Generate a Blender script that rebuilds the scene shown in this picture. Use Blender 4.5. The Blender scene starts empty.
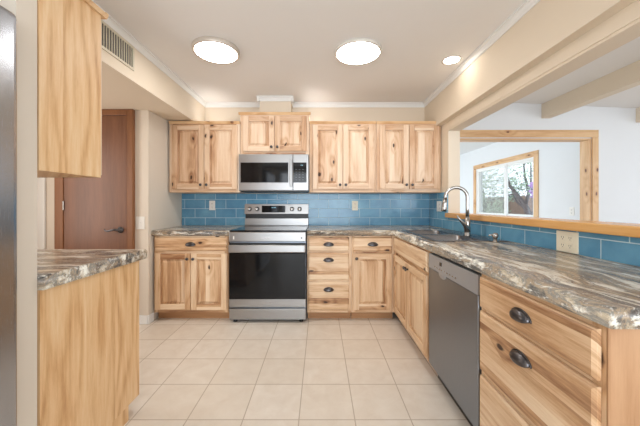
import bpy, bmesh, math, random
from mathutils import Vector, Matrix
PI = math.pi
random.seed(7)
S = bpy.context.scene
C = S.collection

# ------------------------------------------------------------------ camera, world, light, exposure
cam_d = bpy.data.cameras.new('camera')
cam = bpy.data.objects.new('camera', cam_d); C.objects.link(cam)
cam.location = (0, 0, 1.175); cam.rotation_euler = (PI/2, 0, 0)
cam_d.sensor_width = 36; cam_d.lens = 16.0; cam_d.shift_y = -9/640
cam_d.clip_start = 0.02
S.camera = cam

W = bpy.data.worlds.new('world'); S.world = W; W.use_nodes = True
W.node_tree.nodes['Background'].inputs[0].default_value = (0.78, 0.89, 1.0, 1)
W.node_tree.nodes['Background'].inputs[1].default_value = 1.4

def area(name, loc, rot, sx, sy, power, col):
    l = bpy.data.lights.new(name, 'AREA'); l.shape = 'RECTANGLE'; l.size = sx; l.size_y = sy
    l.energy = power; l.color = col
    o = bpy.data.objects.new(name, l); C.objects.link(o); o.location = loc; o.rotation_euler = rot
    return o
# unseen area lamps added as fill, standing in for daylight from assumed openings
area('fill_kitchen', (0.0, -2.9, 1.15), (PI/2, 0, 0), 2.4, 2.0, 46, (0.90, 0.95, 1.0))  # added fill from behind the camera
area('fill_dining_front', (3.4, -2.9, 1.2), (PI/2, 0, 0), 3.0, 2.0, 30, (0.88, 0.94, 1.0))
area('fill_dining_side', (5.3, 1.0, 1.3), (PI/2, 0, PI/2), 3.0, 1.6, 13, (0.88, 0.94, 1.0))
area('fill_far_room', (0.6, 6.0, 1.4), (PI/2, 0, -PI/2), 2.5, 1.6, 10, (0.90, 0.97, 1.0))  # added fill for the far room, no opening behind it
area('fill_hall', (-2.85, 1.9, 1.3), (PI/2, 0, -PI/2), 0.7, 1.2, 9, (1.0, 0.97, 0.93))  # added fill for the hall, no opening behind it

S.view_settings.view_transform = 'Standard'
S.view_settings.look = 'None'
S.view_settings.exposure = 0.78
S.view_settings.gamma = 1
S.view_settings.use_curve_mapping = False
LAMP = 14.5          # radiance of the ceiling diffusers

# ------------------------------------------------------------------ node helpers / materials
def srgb(r, g, b):
    f = lambda c: (c/12.92 if c <= 0.04045 else ((c+0.055)/1.055)**2.4)
    return (f(r/255), f(g/255), f(b/255), 1)

class NT:
    def __init__(s, name):
        s.m = bpy.data.materials.new(name); s.m.use_nodes = True
        s.t = s.m.node_tree; s.b = s.t.nodes['Principled BSDF']
    def n(s, typ, **kw):
        x = s.t.nodes.new(typ)
        for k, v in kw.items(): setattr(x, k, v)
        return x
    def l(s, a, b): s.t.links.new(a, b)
    def val(s, sock, v):
        if hasattr(v, 'links'): s.l(v, sock)
        else: sock.default_value = v
    def math(s, op, a, b=0.0, c=0.0, clamp=False):
        x = s.n('ShaderNodeMath', operation=op, use_clamp=clamp)
        s.val(x.inputs[0], a); s.val(x.inputs[1], b); s.val(x.inputs[2], c)
        return x.outputs[0]
    def xyz(s, x, y, z):
        c = s.n('ShaderNodeCombineXYZ')
        for i, v in enumerate((x, y, z)): s.val(c.inputs[i], v)
        return c.outputs[0]
    def sep(s, v):
        x = s.n('ShaderNodeSeparateXYZ'); s.l(v, x.inputs[0]); return x.outputs
    def noise(s, v, scale, detail=3, rough=0.5, dist=0.0):
        x = s.n('ShaderNodeTexNoise'); s.l(v, x.inputs['Vector'])
        x.inputs['Scale'].default_value = scale; x.inputs['Detail'].default_value = detail
        x.inputs['Roughness'].default_value = rough; x.inputs['Distortion'].default_value = dist
        return x.outputs['Fac']
    def ramp(s, f, stops, interp='LINEAR'):
        x = s.n('ShaderNodeValToRGB'); s.l(f, x.inputs[0]); e = x.color_ramp
        e.interpolation = interp
        while len(e.elements) < len(stops): e.elements.new(0.5)
        for el, (p, c) in zip(e.elements, stops): el.position = p; el.color = c
        return x.outputs[0]
    def rng(s, v, a, b, c=0.0, d=1.0, smooth=False):
        x = s.n('ShaderNodeMapRange'); x.clamp = True
        if smooth: x.interpolation_type = 'SMOOTHSTEP'
        s.val(x.inputs[0], v)
        for i, q in enumerate((a, b, c, d)): x.inputs[i+1].default_value = q
        return x.outputs[0]
    def mix(s, f, a, b, mode='MIX'):
        x = s.n('ShaderNodeMix', data_type='RGBA', blend_type=mode)
        s.val(x.inputs[0], f); s.val(x.inputs[6], a); s.val(x.inputs[7], b)
        return x.outputs[2]
    def obj(s): return s.n('ShaderNodeTexCoord').outputs['Object']
    def rand(s): return s.n('ShaderNodeObjectInfo').outputs['Random']
    def col(s, c): s.val(s.b.inputs['Base Color'], c)
    def rough(s, v): s.val(s.b.inputs['Roughness'], v)
    def bump(s, h, strength=0.2, dist=0.002):
        x = s.n('ShaderNodeBump'); s.l(h, x.inputs['Height'])
        x.inputs['Strength'].default_value = strength; x.inputs['Distance'].default_value = dist
        s.l(x.outputs[0], s.b.inputs['Normal'])

def plain(name, col, rough=0.5, metal=0.0, spec=0.5, mottle=0.03, bump=0.0, bscale=120):
    n = NT(name); o = n.obj()
    f = n.noise(o, 6, 3)
    c2 = tuple(min(1, c*(1+mottle)) for c in col[:3]) + (1,)
    c1 = tuple(c*(1-mottle) for c in col[:3]) + (1,)
    n.col(n.mix(f, c1, c2)); n.rough(rough)
    n.b.inputs['Metallic'].default_value = metal
    n.b.inputs['Specular IOR Level'].default_value = spec
    if bump: n.bump(n.noise(o, bscale, 3), bump, 0.002)
    return n.m

def wood(name, axis, cols, plank=0.075, plank_amt=0.55, knots=0.45, rough=0.42, ring=0.25, fixed=None, wamt=0.75, rfreq=26.0, famt=0.85):
    """glued-up knotty boards, grain along the local axis"""
    n = NT(name); o = n.sep(n.obj()); r = n.rand() if fixed is None else fixed
    X, Y, Z = o[0], o[1], o[2]
    if axis == 'Z': u, a = n.math('ADD', X, Y), Z
    elif axis == 'X': u, a = n.math('ADD', Z, Y), X
    else: u, a = n.math('ADD', X, Z), Y
    rr = n.math('MULTIPLY', r, 37.0)
    a = n.math('ADD', a, rr)
    # wobble board lines a touch, then number the boards
    pu = n.math('DIVIDE', n.math('ADD', u, rr), plank)
    pj = n.math('ADD', pu, n.math('MULTIPLY', n.math('SINE', n.math('MULTIPLY', pu, 1.7)), 0.35))
    pid = n.math('FLOOR', pj)
    wn = n.n('ShaderNodeTexWhiteNoise', noise_dimensions='2D')
    n.l(n.xyz(pid, rr, 0.0), wn.inputs['Vector'])
    tone = wn.outputs['Value']
    po = n.math('MULTIPLY', tone, 9.0)
    # knots
    kv = n.xyz(n.math('MULTIPLY', n.math('ADD', u, rr), 6.0), n.math('MULTIPLY', a, 3.0), n.math('MULTIPLY', rr, 0.31))
    vo = n.n('ShaderNodeTexVoronoi', voronoi_dimensions='2D'); n.l(kv, vo.inputs['Vector']); vo.inputs['Scale'].default_value = 1.0
    d = vo.outputs['Distance']
    gate = n.rng(n.sep(vo.outputs['Color'])[0], 1-knots-0.01, 1-knots)
    near = n.math('MULTIPLY', n.rng(d, 0.0, 0.42, 1.0, 0.0, True), gate)
    kd = n.math('ADD', d, n.math('MULTIPLY', n.math('SUBTRACT', n.noise(kv, 9, 2), 0.5), 0.10))
    core = n.math('MULTIPLY', n.rng(kd, 0.035, 0.085, 1.0, 0.0, True), gate)
    # grain
    gv = n.xyz(n.math('ADD', u, po), n.math('MULTIPLY', a, 0.07), po)
    fine = n.noise(gv, 60, 6, 0.72)
    wide = n.noise(gv, 9, 2, 0.5)
    rv = n.xyz(n.math('ADD', u, po), n.math('MULTIPLY', a, 0.16), po)
    ph = n.math('ADD', n.math('MULTIPLY', n.noise(rv, 5.0, 1), rfreq), n.math('MULTIPLY', near, 7.0))
    rg = n.math('POWER', n.math('ADD', n.math('MULTIPLY', n.math('SINE', ph), 0.5), 0.5), 0.6)
    t = n.math('MULTIPLY', n.math('SUBTRACT', tone, 0.5), plank_amt)
    t = n.math('ADD', t, n.math('MULTIPLY', n.math('SUBTRACT', fine, 0.5), famt))
    t = n.math('ADD', t, n.math('MULTIPLY', n.math('SUBTRACT', wide, 0.5), wamt))
    t = n.math('ADD', t, n.math('MULTIPLY', n.math('SUBTRACT', rg, 0.5), ring))
    t = n.math('SUBTRACT', n.math('ADD', t, 0.56), n.math('MULTIPLY', near, 0.22))
    c = n.ramp(t, [(0.0, cols[0]), (0.35, cols[1]), (0.62, cols[2]), (1.0, cols[3])])
    c = n.mix(core, c, cols[4])
    n.col(c); n.rough(rough)
    n.bump(fine, 0.12, 0.001)
    return n.m

HICK = [srgb(142, 98, 66), srgb(196, 154, 114), srgb(222, 188, 151), srgb(238, 213, 182), srgb(66, 42, 30)]
HICKL = [srgb(156, 110, 78), srgb(201, 161, 126), srgb(221, 189, 158), srgb(235, 212, 187), srgb(70, 46, 32)]
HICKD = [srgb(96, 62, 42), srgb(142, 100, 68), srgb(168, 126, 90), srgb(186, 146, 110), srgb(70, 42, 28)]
LAM = [srgb(166, 112, 68), srgb(206, 158, 108), srgb(226, 186, 138), srgb(238, 208, 168), srgb(186, 132, 78)]
PINE = [srgb(176, 124, 80), srgb(206, 160, 112), srgb(222, 182, 136), srgb(234, 202, 160), srgb(104, 60, 36)]
HONEY = [srgb(190, 124, 62), srgb(214, 154, 86), srgb(228, 174, 108), srgb(238, 192, 130), srgb(150, 80, 30)]
M = {}
M['woodV'] = wood('hickory vertical', 'Z', HICK, plank=0.06, plank_amt=0.5, wamt=0.6)
M['woodH'] = wood('hickory horizontal', 'X', HICK, plank=0.045, plank_amt=0.68, famt=1.2)
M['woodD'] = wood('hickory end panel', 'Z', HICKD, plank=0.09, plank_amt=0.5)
M['woodUV'] = wood('pale hickory vertical', 'Z', HICKL)
M['woodUH'] = wood('pale hickory horizontal', 'X', HICKL)
M['frameV'] = wood('hickory frame vertical', 'Z', HICK, plank=0.6, plank_amt=0.25, knots=0.3)
M['frameUV'] = wood('pale hickory frame vertical', 'Z', HICKL, plank=0.6, plank_amt=0.25, knots=0.3)
M['panelV'] = wood('golden oak panel', 'Z', LAM, plank=0.14, plank_amt=0.16, knots=0.0, ring=0.30, wamt=0.30, rfreq=46.0, famt=1.1)
M['pineV'] = wood('pine vertical', 'Z', PINE, plank=0.3, plank_amt=0.2, knots=0.4)
M['pineH'] = wood('pine horizontal', 'X', PINE, plank=0.3, plank_amt=0.2, knots=0.6)
M['pineY'] = wood('pine along y', 'Y', PINE, plank=0.3, plank_amt=0.2, knots=0.6)
M['honeyY'] = wood('honey pine ledge', 'Y', HONEY, plank=0.3, plank_amt=0.2, knots=0.3, rough=0.25)
M['crownH'] = wood('pine crown strip', 'X', PINE, plank=0.3, plank_amt=0.2, knots=0.5)
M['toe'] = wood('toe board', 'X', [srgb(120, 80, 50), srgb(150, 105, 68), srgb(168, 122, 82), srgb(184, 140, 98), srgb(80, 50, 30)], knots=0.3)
M['doorW'] = wood('brown door veneer', 'Z', [srgb(92, 56, 36), srgb(110, 70, 46), srgb(122, 79, 53), srgb(134, 89, 61), srgb(90, 50, 32)], plank=0.9, plank_amt=0.1, knots=0.0, ring=0.08)
M['casingW'] = wood('brown casing', 'Z', [srgb(98, 58, 34), srgb(118, 74, 45), srgb(132, 86, 53), srgb(144, 96, 60), srgb(90, 50, 32)], plank=0.9, plank_amt=0.1, knots=0.0, ring=0.1)

M['wall'] = plain('beige paint', srgb(230, 216, 196), 0.75, mottle=0.01, bump=0.08, bscale=160)
M['wallG'] = plain('greige paint', srgb(224, 213, 198), 0.75, mottle=0.01, bump=0.08, bscale=160)
M['ceil'] = plain('ceiling paint', srgb(242, 240, 238), 0.85, mottle=0.01, bump=0.15, bscale=90)
M['white'] = plain('white trim paint', srgb(240, 240, 238), 0.45, mottle=0.01)
M['whiteW'] = plain('cool white wall paint', srgb(230, 232, 234), 0.8, mottle=0.01, bump=0.06)
M['cream'] = plain('cream plastic', srgb(236, 229, 208), 0.4, mottle=0.0)
M['plate'] = plain('white plastic', srgb(238, 236, 230), 0.4, mottle=0.0)
M['slot'] = plain('slot dark', srgb(60, 56, 52), 0.6, mottle=0.0)
M['bronze'] = plain('dark bronze', srgb(92, 90, 92), 0.30, 0.9, mottle=0.15)
M['black'] = plain('black plastic', srgb(22, 22, 23), 0.4, mottle=0.0)
M['blackglass'] = plain('black glass', srgb(20, 21, 23), 0.07, 0.0, 0.3, mottle=0.0)
M['chrome'] = plain('brushed nickel', srgb(176, 174, 171), 0.26, 1.0, mottle=0.02)
M['ventm'] = plain('vent louvre metal', srgb(214, 204, 184), 0.5, mottle=0.02)
M['ventshade'] = plain('vent cavity shade', srgb(92, 88, 82), 0.8, mottle=0.02)  # dark colour stands for the shade behind the louvres
M['fence'] = wood('fence boards', 'Z', [srgb(84, 56, 40), srgb(112, 78, 56), srgb(128, 92, 68), srgb(146, 108, 82), srgb(60, 40, 30)], plank=0.14, plank_amt=0.6)
M['bark'] = plain('bark', srgb(74, 60, 58), 0.9, mottle=0.3, bump=0.5, bscale=20)
M['ground'] = plain('dry ground', srgb(150, 130, 105), 0.95, mottle=0.15)
M['leafG'] = plain('green leaf', srgb(158, 178, 138), 0.6, mottle=0.3)
M['leafD'] = plain('dark leaf', srgb(70, 84, 84), 0.6, mottle=0.3)
M['leafL'] = plain('pale leaf', srgb(170, 196, 164), 0.6, mottle=0.3)
M['leafP'] = plain('purple leaf', srgb(170, 110, 190), 0.6, mottle=0.3)

def steel(name, axis, col=(0.37, 0.365, 0.36, 1), rough=0.33, metal=1.0):
    n = NT(name); o = n.sep(n.obj())
    sc = {'X': (0.02, 1, 1), 'Y': (1, 0.02, 1), 'Z': (1, 1, 0.02)}[axis]
    v = n.xyz(*[n.math('MULTIPLY', o[i], sc[i]) for i in range(3)])
    f = n.noise(v, 900, 2)
    n.col(n.mix(f, tuple(c*0.96 for c in col[:3])+(1,), tuple(min(1, c*1.04) for c in col[:3])+(1,)))
    n.rough(n.rng(f, 0.3, 0.7, rough-0.05, rough+0.06))
    n.b.inputs['Metallic'].default_value = metal
    return n.m
M['steelX'] = steel('stainless brushed', 'X')
M['steelD'] = steel('dark stainless', 'Z', (0.27, 0.30, 0.345, 1), 0.36)
M['steelP'] = steel('stainless control strip', 'X', (0.40, 0.42, 0.45, 1), 0.40, 0.5)
M['fridge'] = steel('fridge stainless', 'Z', (0.40, 0.42, 0.46, 1), 0.22)
M['sinkm'] = steel('sink stainless', 'Y', (0.27, 0.27, 0.28, 1), 0.26)

def emit(name, col, s):
    n = NT(name); n.col((0.9, 0.9, 0.88, 1) if s > 1 else (0.1, 0.2, 0.25, 1))
    n.b.inputs['Emission Color'].default_value = col; n.b.inputs['Emission Strength'].default_value = s
    return n.m
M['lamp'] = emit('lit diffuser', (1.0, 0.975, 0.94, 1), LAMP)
M['lampR'] = emit('lit recessed lens', (1.0, 0.92, 0.80, 1), 17)
M['led'] = emit('cyan digits', (0.4, 0.8, 1.0, 1), 0.4)

def counter(name, axis):
    n = NT(name); o = n.sep(n.obj())
    k = 0.16
    w = n.noise(n.obj(), 2.5, 3)
    wob = n.math('MULTIPLY', n.math('SUBTRACT', w, 0.5), 0.22)
    if axis == 'Y': v = n.xyz(n.math('ADD', o[0], wob), n.math('MULTIPLY', o[1], k), o[2])
    else: v = n.xyz(n.math('MULTIPLY', o[0], k), n.math('ADD', o[1], wob), o[2])
    f1 = n.noise(v, 12, 7, 0.68, 0.5)
    c = n.ramp(f1, [(0.33, srgb(66, 59, 56)), (0.42, srgb(112, 107, 100)), (0.48, srgb(168, 146, 120)), (0.52, srgb(128, 124, 117)), (0.58, srgb(192, 174, 148)), (0.68, srgb(232, 226, 212))])
    v2 = n.n('ShaderNodeVectorMath', operation='ADD'); n.l(v, v2.inputs[0]); v2.inputs[1].default_value = (3.1, 5.3, 1.7)
    f2 = n.noise(v2.outputs[0], 22, 6, 0.7, 0.4)
    c = n.mix(n.rng(f2, 0.52, 0.61), c, srgb(238, 233, 220))
    f3 = n.noise(v2.outputs[0], 15, 6, 0.72, 0.8)
    c = n.mix(n.rng(f3, 0.42, 0.33), c, srgb(74, 64, 62))
    f4 = n.noise(n.obj(), 55, 4, 0.75)
    c = n.mix(n.rng(f4, 0.56, 0.68, 0.0, 0.6), c, srgb(96, 78, 66))
    f5 = n.noise(n.obj(), 75, 3, 0.7)
    c = n.mix(n.rng(f5, 0.58, 0.70, 0.0, 0.55), c, srgb(240, 234, 224))
    n.col(c); n.rough(0.22)
    return n.m
M['counterY'] = counter('stone look counter along y', 'Y')
M['counterX'] = counter('stone look counter along x', 'X')

def tiles(name, ua, uo, vo_, w, h, mortar, c1, c2, cm, offset, rough, va='Z', mott=None, bump=0.5):
    n = NT(name); o = n.sep(n.obj()); ix = {'X': 0, 'Y': 1, 'Z': 2}
    u = n.math('SUBTRACT', o[ix[ua]], uo); v = n.math('SUBTRACT', o[ix[va]], vo_)
    b = n.n('ShaderNodeTexBrick'); b.offset = offset; b.offset_frequency = 2; b.squash = 1
    n.l(n.xyz(u, v, 0.0), b.inputs['Vector'])
    b.inputs['Scale'].default_value = 1; b.inputs['Brick Width'].default_value = w; b.inputs['Row Height'].default_value = h
    b.inputs['Mortar Size'].default_value = mortar; b.inputs['Mortar Smooth'].default_value = 0.2; b.inputs['Bias'].default_value = 0.0
    b.inputs['Color1'].default_value = c1; b.inputs['Color2'].default_value = c2; b.inputs['Mortar'].default_value = cm
    fac = b.outputs['Fac']
    f = n.noise(n.obj(), mott[0], 5, 0.6, 0.5)
    c = n.mix(n.math('MULTIPLY', n.rng(f, 0.3, 0.7), mott[2]), b.outputs['Color'], mott[1])
    c = n.mix(fac, c, cm)
    n.col(c); n.rough(n.rng(fac, 0, 1, rough, 0.8))
    hgt = n.math('SUBTRACT', n.math('MULTIPLY', n.noise(n.obj(), 14, 2), 0.35), fac)
    n.bump(hgt, bump, 0.002)
    return n.m
BL = (srgb(102, 160, 192), srgb(126, 180, 206), srgb(188, 212, 222))
M['tileB'] = tiles('blue tile back', 'X', -0.02, 0.897, 0.25, 0.111, 0.0028, *BL, 0.5, 0.16, mott=(7, srgb(72, 126, 164), 0.6))
M['tileR'] = tiles('blue tile right', 'Y', 1.223, 0.897, 0.25, 0.111, 0.0028, *BL, 0.5, 0.16, mott=(7, srgb(72, 126, 164), 0.6))
M['floor'] = tiles('beige floor tile', 'X', 0.19, 1.549, 0.3048, 0.3048, 0.0032, srgb(236, 228, 217), srgb(230, 221, 208), srgb(190, 176, 158), 0.0, 0.33, va='Y',
                   mott=(9, srgb(216, 203, 187), 0.6), bump=0.3)

M['dim_floor'] = plain('brown carpet', srgb(150, 128, 108), 0.95, mottle=0.12, bump=0.3)  # brown for the unseen dining floor, added to lower its bounce
def glass(name, tint=(1, 1, 1, 1), refl=0.07):
    n = NT(name); t = n.t; out = t.nodes['Material Output']; t.nodes.remove(n.b)
    tr = n.n('ShaderNodeBsdfTransparent'); tr.inputs[0].default_value = tint
    gl = n.n('ShaderNodeBsdfGlossy'); gl.inputs['Roughness'].default_value = 0.02
    mx = n.n('ShaderNodeMixShader'); mx.inputs[0].default_value = refl
    n.l(tr.outputs[0], mx.inputs[1]); n.l(gl.outputs[0], mx.inputs[2]); n.l(mx.outputs[0], out.inputs[0])
    return n.m
M['glass'] = glass('window glass')
def mesh_screen(name):
    n = NT(name); t = n.t; out = t.nodes['Material Output']; t.nodes.remove(n.b)
    tr = n.n('ShaderNodeBsdfTransparent'); df = n.n('ShaderNodeBsdfDiffuse'); df.inputs[0].default_value = srgb(190, 196, 188)
    mx = n.n('ShaderNodeMixShader'); mx.inputs[0].default_value = 0.32
    n.l(tr.outputs[0], mx.inputs[1]); n.l(df.outputs[0], mx.inputs[2]); n.l(mx.outputs[0], out.inputs[0])
    return n.m
M['screen'] = mesh_screen('insect screen')

# ------------------------------------------------------------------ mesh helpers
class MB:
    def __init__(s): s.bm = bmesh.new(); s.mats = []
    def mi(s, m):
        if m is None: return 0
        if m not in s.mats: s.mats.append(m)
        return s.mats.index(m)
    def box(s, x0, x1, y0, y1, z0, z1, m=None, bev=0.0, seg=2, vert_only=False):
        t = bmesh.new()
        bmesh.ops.create_cube(t, size=1)
        for v in t.verts:
            v.co = Vector(((x0+x1)/2 + v.co.x*(x1-x0), (y0+y1)/2 + v.co.y*(y1-y0), (z0+z1)/2 + v.co.z*(z1-z0)))
        if bev: bmesh.ops.bevel(t, geom=list(t.edges), offset=bev, segments=seg, affect='EDGES', profile=0.5)
        s.merge(t, m); return s
    def merge(s, t, m=None, smooth=False):
        k = s.mi(m); mp = {}
        for v in t.verts: mp[v] = s.bm.verts.new(v.co)
        for f in t.faces:
            try: g = s.bm.faces.new([mp[v] for v in f.verts])
            except ValueError: continue
            g.material_index = k; g.smooth = smooth or f.smooth
        t.free()
    def prism(s, pts, axis, a0, a1, m=None):
        """polygon extruded along an axis: pts are (p, q) in the two other axes, in xyz order"""
        def P(p, q, a): return {'X': (a, p, q), 'Y': (p, a, q), 'Z': (p, q, a)}[axis]
        t = bmesh.new()
        A = [t.verts.new(P(p, q, a0)) for p, q in pts]; B = [t.verts.new(P(p, q, a1)) for p, q in pts]
        t.faces.new(A); t.faces.new(B[::-1])
        for i in range(len(pts)):
            j = (i+1) % len(pts); t.faces.new([A[i], B[i], B[j], A[j]])
        bmesh.ops.recalc_face_normals(t, faces=list(t.faces))
        s.merge(t, m); return s
    def lathe(s, prof, loc=(0, 0, 0), axis='Z', n=24, m=None, scale=(1, 1, 1)):
        """prof: (r, h) list"""
        t = bmesh.new(); rings = []
        for r, h in prof:
            if r < 1e-6: rings.append([t.verts.new((0, 0, h))])
            else: rings.append([t.verts.new((r*math.cos(2*PI*i/n), r*math.sin(2*PI*i/n), h)) for i in range(n)])
        for a, b in zip(rings, rings[1:]):
            for i in range(n):
                j = (i+1) % n
                if len(a) == 1 and len(b) == 1: continue
                if len(a) == 1: t.faces.new([a[0], b[j], b[i]])
                elif len(b) == 1: t.faces.new([a[i], a[j], b[0]])
                else: t.faces.new([a[i], a[j], b[j], b[i]])
        bmesh.ops.recalc_face_normals(t, faces=list(t.faces))
        R = {'Z': Matrix.Identity(3), '-Y': Matrix.Rotation(PI/2, 3, 'X'), 'X': Matrix.Rotation(PI/2, 3, 'Y'), '-X': Matrix.Rotation(-PI/2, 3, 'Y'), '-Z': Matrix.Rotation(PI, 3, 'X')}[axis]
        for v in t.verts:
            c = Vector((v.co.x*scale[0], v.co.y*scale[1], v.co.z*scale[2]))
            v.co = R @ c + Vector(loc)
        s.merge(t, m, True); return s
    def tube(s, pts, rad, n=12, m=None):
        pts = [Vector(p) for p in pts]
        if not isinstance(rad, (list, tuple)): rad = [rad]*len(pts)
        t = bmesh.new(); rings = []; up = None
        for i, p in enumerate(pts):
            d = (pts[min(i+1, len(pts)-1)] - pts[max(i-1, 0)]).normalized()
            if up is None:
                up = Vector((0, 0, 1)) if abs(d.z) < 0.9 else Vector((1, 0, 0))
            a = (up - d*up.dot(d)).normalized(); b = d.cross(a); up = a
            rings.append([t.verts.new(p + (a*math.cos(2*PI*k/n) + b*math.sin(2*PI*k/n))*rad[i]) for k in range(n)])
        for A, B in zip(rings, rings[1:]):
            for k in range(n):
                j = (k+1) % n; t.faces.new([A[k], A[j], B[j], B[k]])
        t.faces.new(rings[0]); t.faces.new(rings[-1])
        bmesh.ops.recalc_face_normals(t, faces=list(t.faces))
        s.merge(t, m, True); return s
    def build(s, name, mat, parent=None, loc=(0, 0, 0), rotz=0, auto=True):
        me = bpy.data.meshes.new(name)
        if not s.mats or mat is not None and s.mats == []: s.mats = [mat]
        s.bm.normal_update(); s.bm.to_mesh(me); s.bm.free()
        for m in (s.mats or [mat]): me.materials.append(m if m is not None else mat)
        o = bpy.data.objects.new(name, me); C.objects.link(o)
        o.location = loc; o.rotation_euler = (0, 0, rotz)
        if parent: o.parent = parent
        return o

def thing(name, label, cat, loc=(0, 0, 0), rotz=0, group=None):
    o = bpy.data.objects.new(name, None); C.objects.link(o); o.empty_display_size = 0.1
    o.location = loc; o.rotation_euler = (0, 0, rotz)
    return tag(o, label, cat, group)
def tag(o, label, cat, group=None):
    o['label'] = label; o['category'] = cat
    if group: o['group'] = group
    return o
def struct(o, label=None):
    o['kind'] = 'structure'
    if label: o['label'] = label
    return o
def sbox(name, x0, x1, y0, y1, z0, z1, m, bev=0.0, label=None):
    return struct(MB().box(x0, x1, y0, y1, z0, z1, m, bev).build(name, m), label)

# ================================================================== SETTING
CZ = 2.405           # kitchen ceiling
YB = 3.47           # back wall
XR = 1.34           # kitchen face of the pass-through wall
sbox('floor', -3.2, 6.2, -3.2, 9.2, -0.1, 0.0, M['floor'])
sbox('floor_unseen_dining', 1.461, 6.1, -3.09, 3.468, 0.0005, 0.012, M['dim_floor'])  # unseen brown sheet added to cut bounce light on the header underside
sbox('ceiling', -2.0, 1.46, -3.2, 3.6, CZ, CZ+0.1, M['ceil'])
sbox('wall_back', -3.2, 1.46, YB, YB+0.137, 0, CZ, M['wall'])
# left: dropped bulkhead over the hall, wall pieces
sbox('wall_soffit_left', -3.2, -1.40, 1.056, YB-0.001, 2.095, CZ-0.001, M['wall'])
sbox('wall_alcove', -3.2, -1.683, 2.79, YB-0.001, 0, 2.094, M['wallG'])
sbox('wall_hall_left', -3.05, -2.95, 1.056, 2.789, 0, 2.094, M['wallG'])
sbox('wall_stub_left', -3.05, -1.04, 0.974, 1.046, 0, CZ-0.001, M['wallG'])
sbox('wall_left', -2.0, -1.90, -3.2, 0.975, 0, CZ-0.001, M['wallG'])
# behind the camera: wall with a wide opening assumed for the fill lamps
b = MB()
b.box(-2.0, -1.3, -3.2, -3.1, 0, CZ-0.001); b.box(1.3, 1.8, -3.2, -3.1, 0, CZ-0.001); b.box(-1.3, 1.3, -3.2, -3.1, 2.2, CZ-0.001)
b.box(5.0, 6.2, -3.2, -3.1, 0, CZ-0.001); b.box(1.8, 5.0, -3.2, -3.1, 2.25, CZ-0.001)
struct(b.build('wall_front', M['wallG']))
# duct chase above the microwave cabinet
sbox('wall_duct_chase', -0.69, -0.335, 3.262, YB-0.001, 2.19, CZ-0.001, M['wall'])
# right: soffit, header, jamb, half wall
sbox('wall_soffit_right', 1.275, XR-0.001, -3.1, YB-0.001, 2.037, CZ-0.001, M['wall'])
b = MB(); b.box(XR, 1.46, -3.1, 2.967, 1.94, CZ-0.001); b.box(XR-0.006, XR, -3.1, 2.967, 1.955, 1.985)
struct(b.build('wall_right_header', M['wall']))
sbox('wall_right_jamb', XR, 1.46, 2.968, YB-0.001, 0, CZ-0.001, M['wall'])
sbox('wall_right_half', XR, 1.46, 0.70, 2.967, 0, 1.034, M['wall'])

# crown mouldings (cove profile), white
def crown_profile(h=0.052, d=0.032):
    pts = [(0, 0), (d, 0), (d, -0.012)]
    for i in range(5):
        a = i/4*PI/2
        pts.append((d - 0.006 - (d-0.016)*math.sin(a), -0.012 - (h-0.022)*(1-math.cos(a))))
    pts += [(0.006, -h), (0, -h)]
    return pts
def crown(name, x0, y0, x1, y1, nx, ny):
    """run from p0 to p1 along a wall whose inward normal is (nx, ny)"""
    t = bmesh.new(); A = []; B = []
    for d, h in crown_profile():
        A.append(t.verts.new((x0+nx*d, y0+ny*d, CZ-0.001+h))); B.append(t.verts.new((x1+nx*d, y1+ny*d, CZ-0.001+h)))
    for i in range(len(A)):
        j = (i+1) % len(A); t.faces.new([A[i], A[j], B[j], B[i]])
    t.faces.new(A); t.faces.new(B)
    bmesh.ops.recalc_face_normals(t, faces=list(t.faces))
    m = MB(); m.merge(t); return struct(m.build(name, M['white']))
e = 0.001
crown('trim_1', -1.40+e, 1.06, -1.40+e, YB-e, 1, 0)
crown('trim_2', -1.399, YB-e, -0.692, YB-e, 0, -1)
crown('trim_3', -0.722, 3.262-e, -0.303, 3.262-e, 0, -1)
crown('trim_4', -0.333, YB-e, 1.274, YB-e, 0, -1)
crown('trim_5', 1.275-e, -3.0, 1.275-e, YB-e, -1, 0)
crown('trim_6', -0.335+e, 3.23, -0.335+e, YB-e, 1, 0)
crown('trim_7', -0.69-e, 3.23, -0.69-e, YB-e, -1, 0)

# baseboards
def baseboard(name, x0, x1, y0, y1):
    return sbox(name, x0, x1, y0, y1, 0.0, 0.085, M['white'], 0.004)
baseboard('baseboard_hall', -1.808, -1.684, 2.775, 2.789)
baseboard('baseboard_alcove', -1.682, -1.668, 2.776, 2.86)
baseboard('baseboard_stub', -1.039, -1.027, 0.978, 1.052)

# pass-through ledge
struct(MB().box(1.30, 1.50, 0.70, 2.966, 1.036, 1.083, M['honeyY'], 0.006).build('trim_8', M['honeyY']), 'honey coloured pine ledge of the pass-through')

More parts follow.
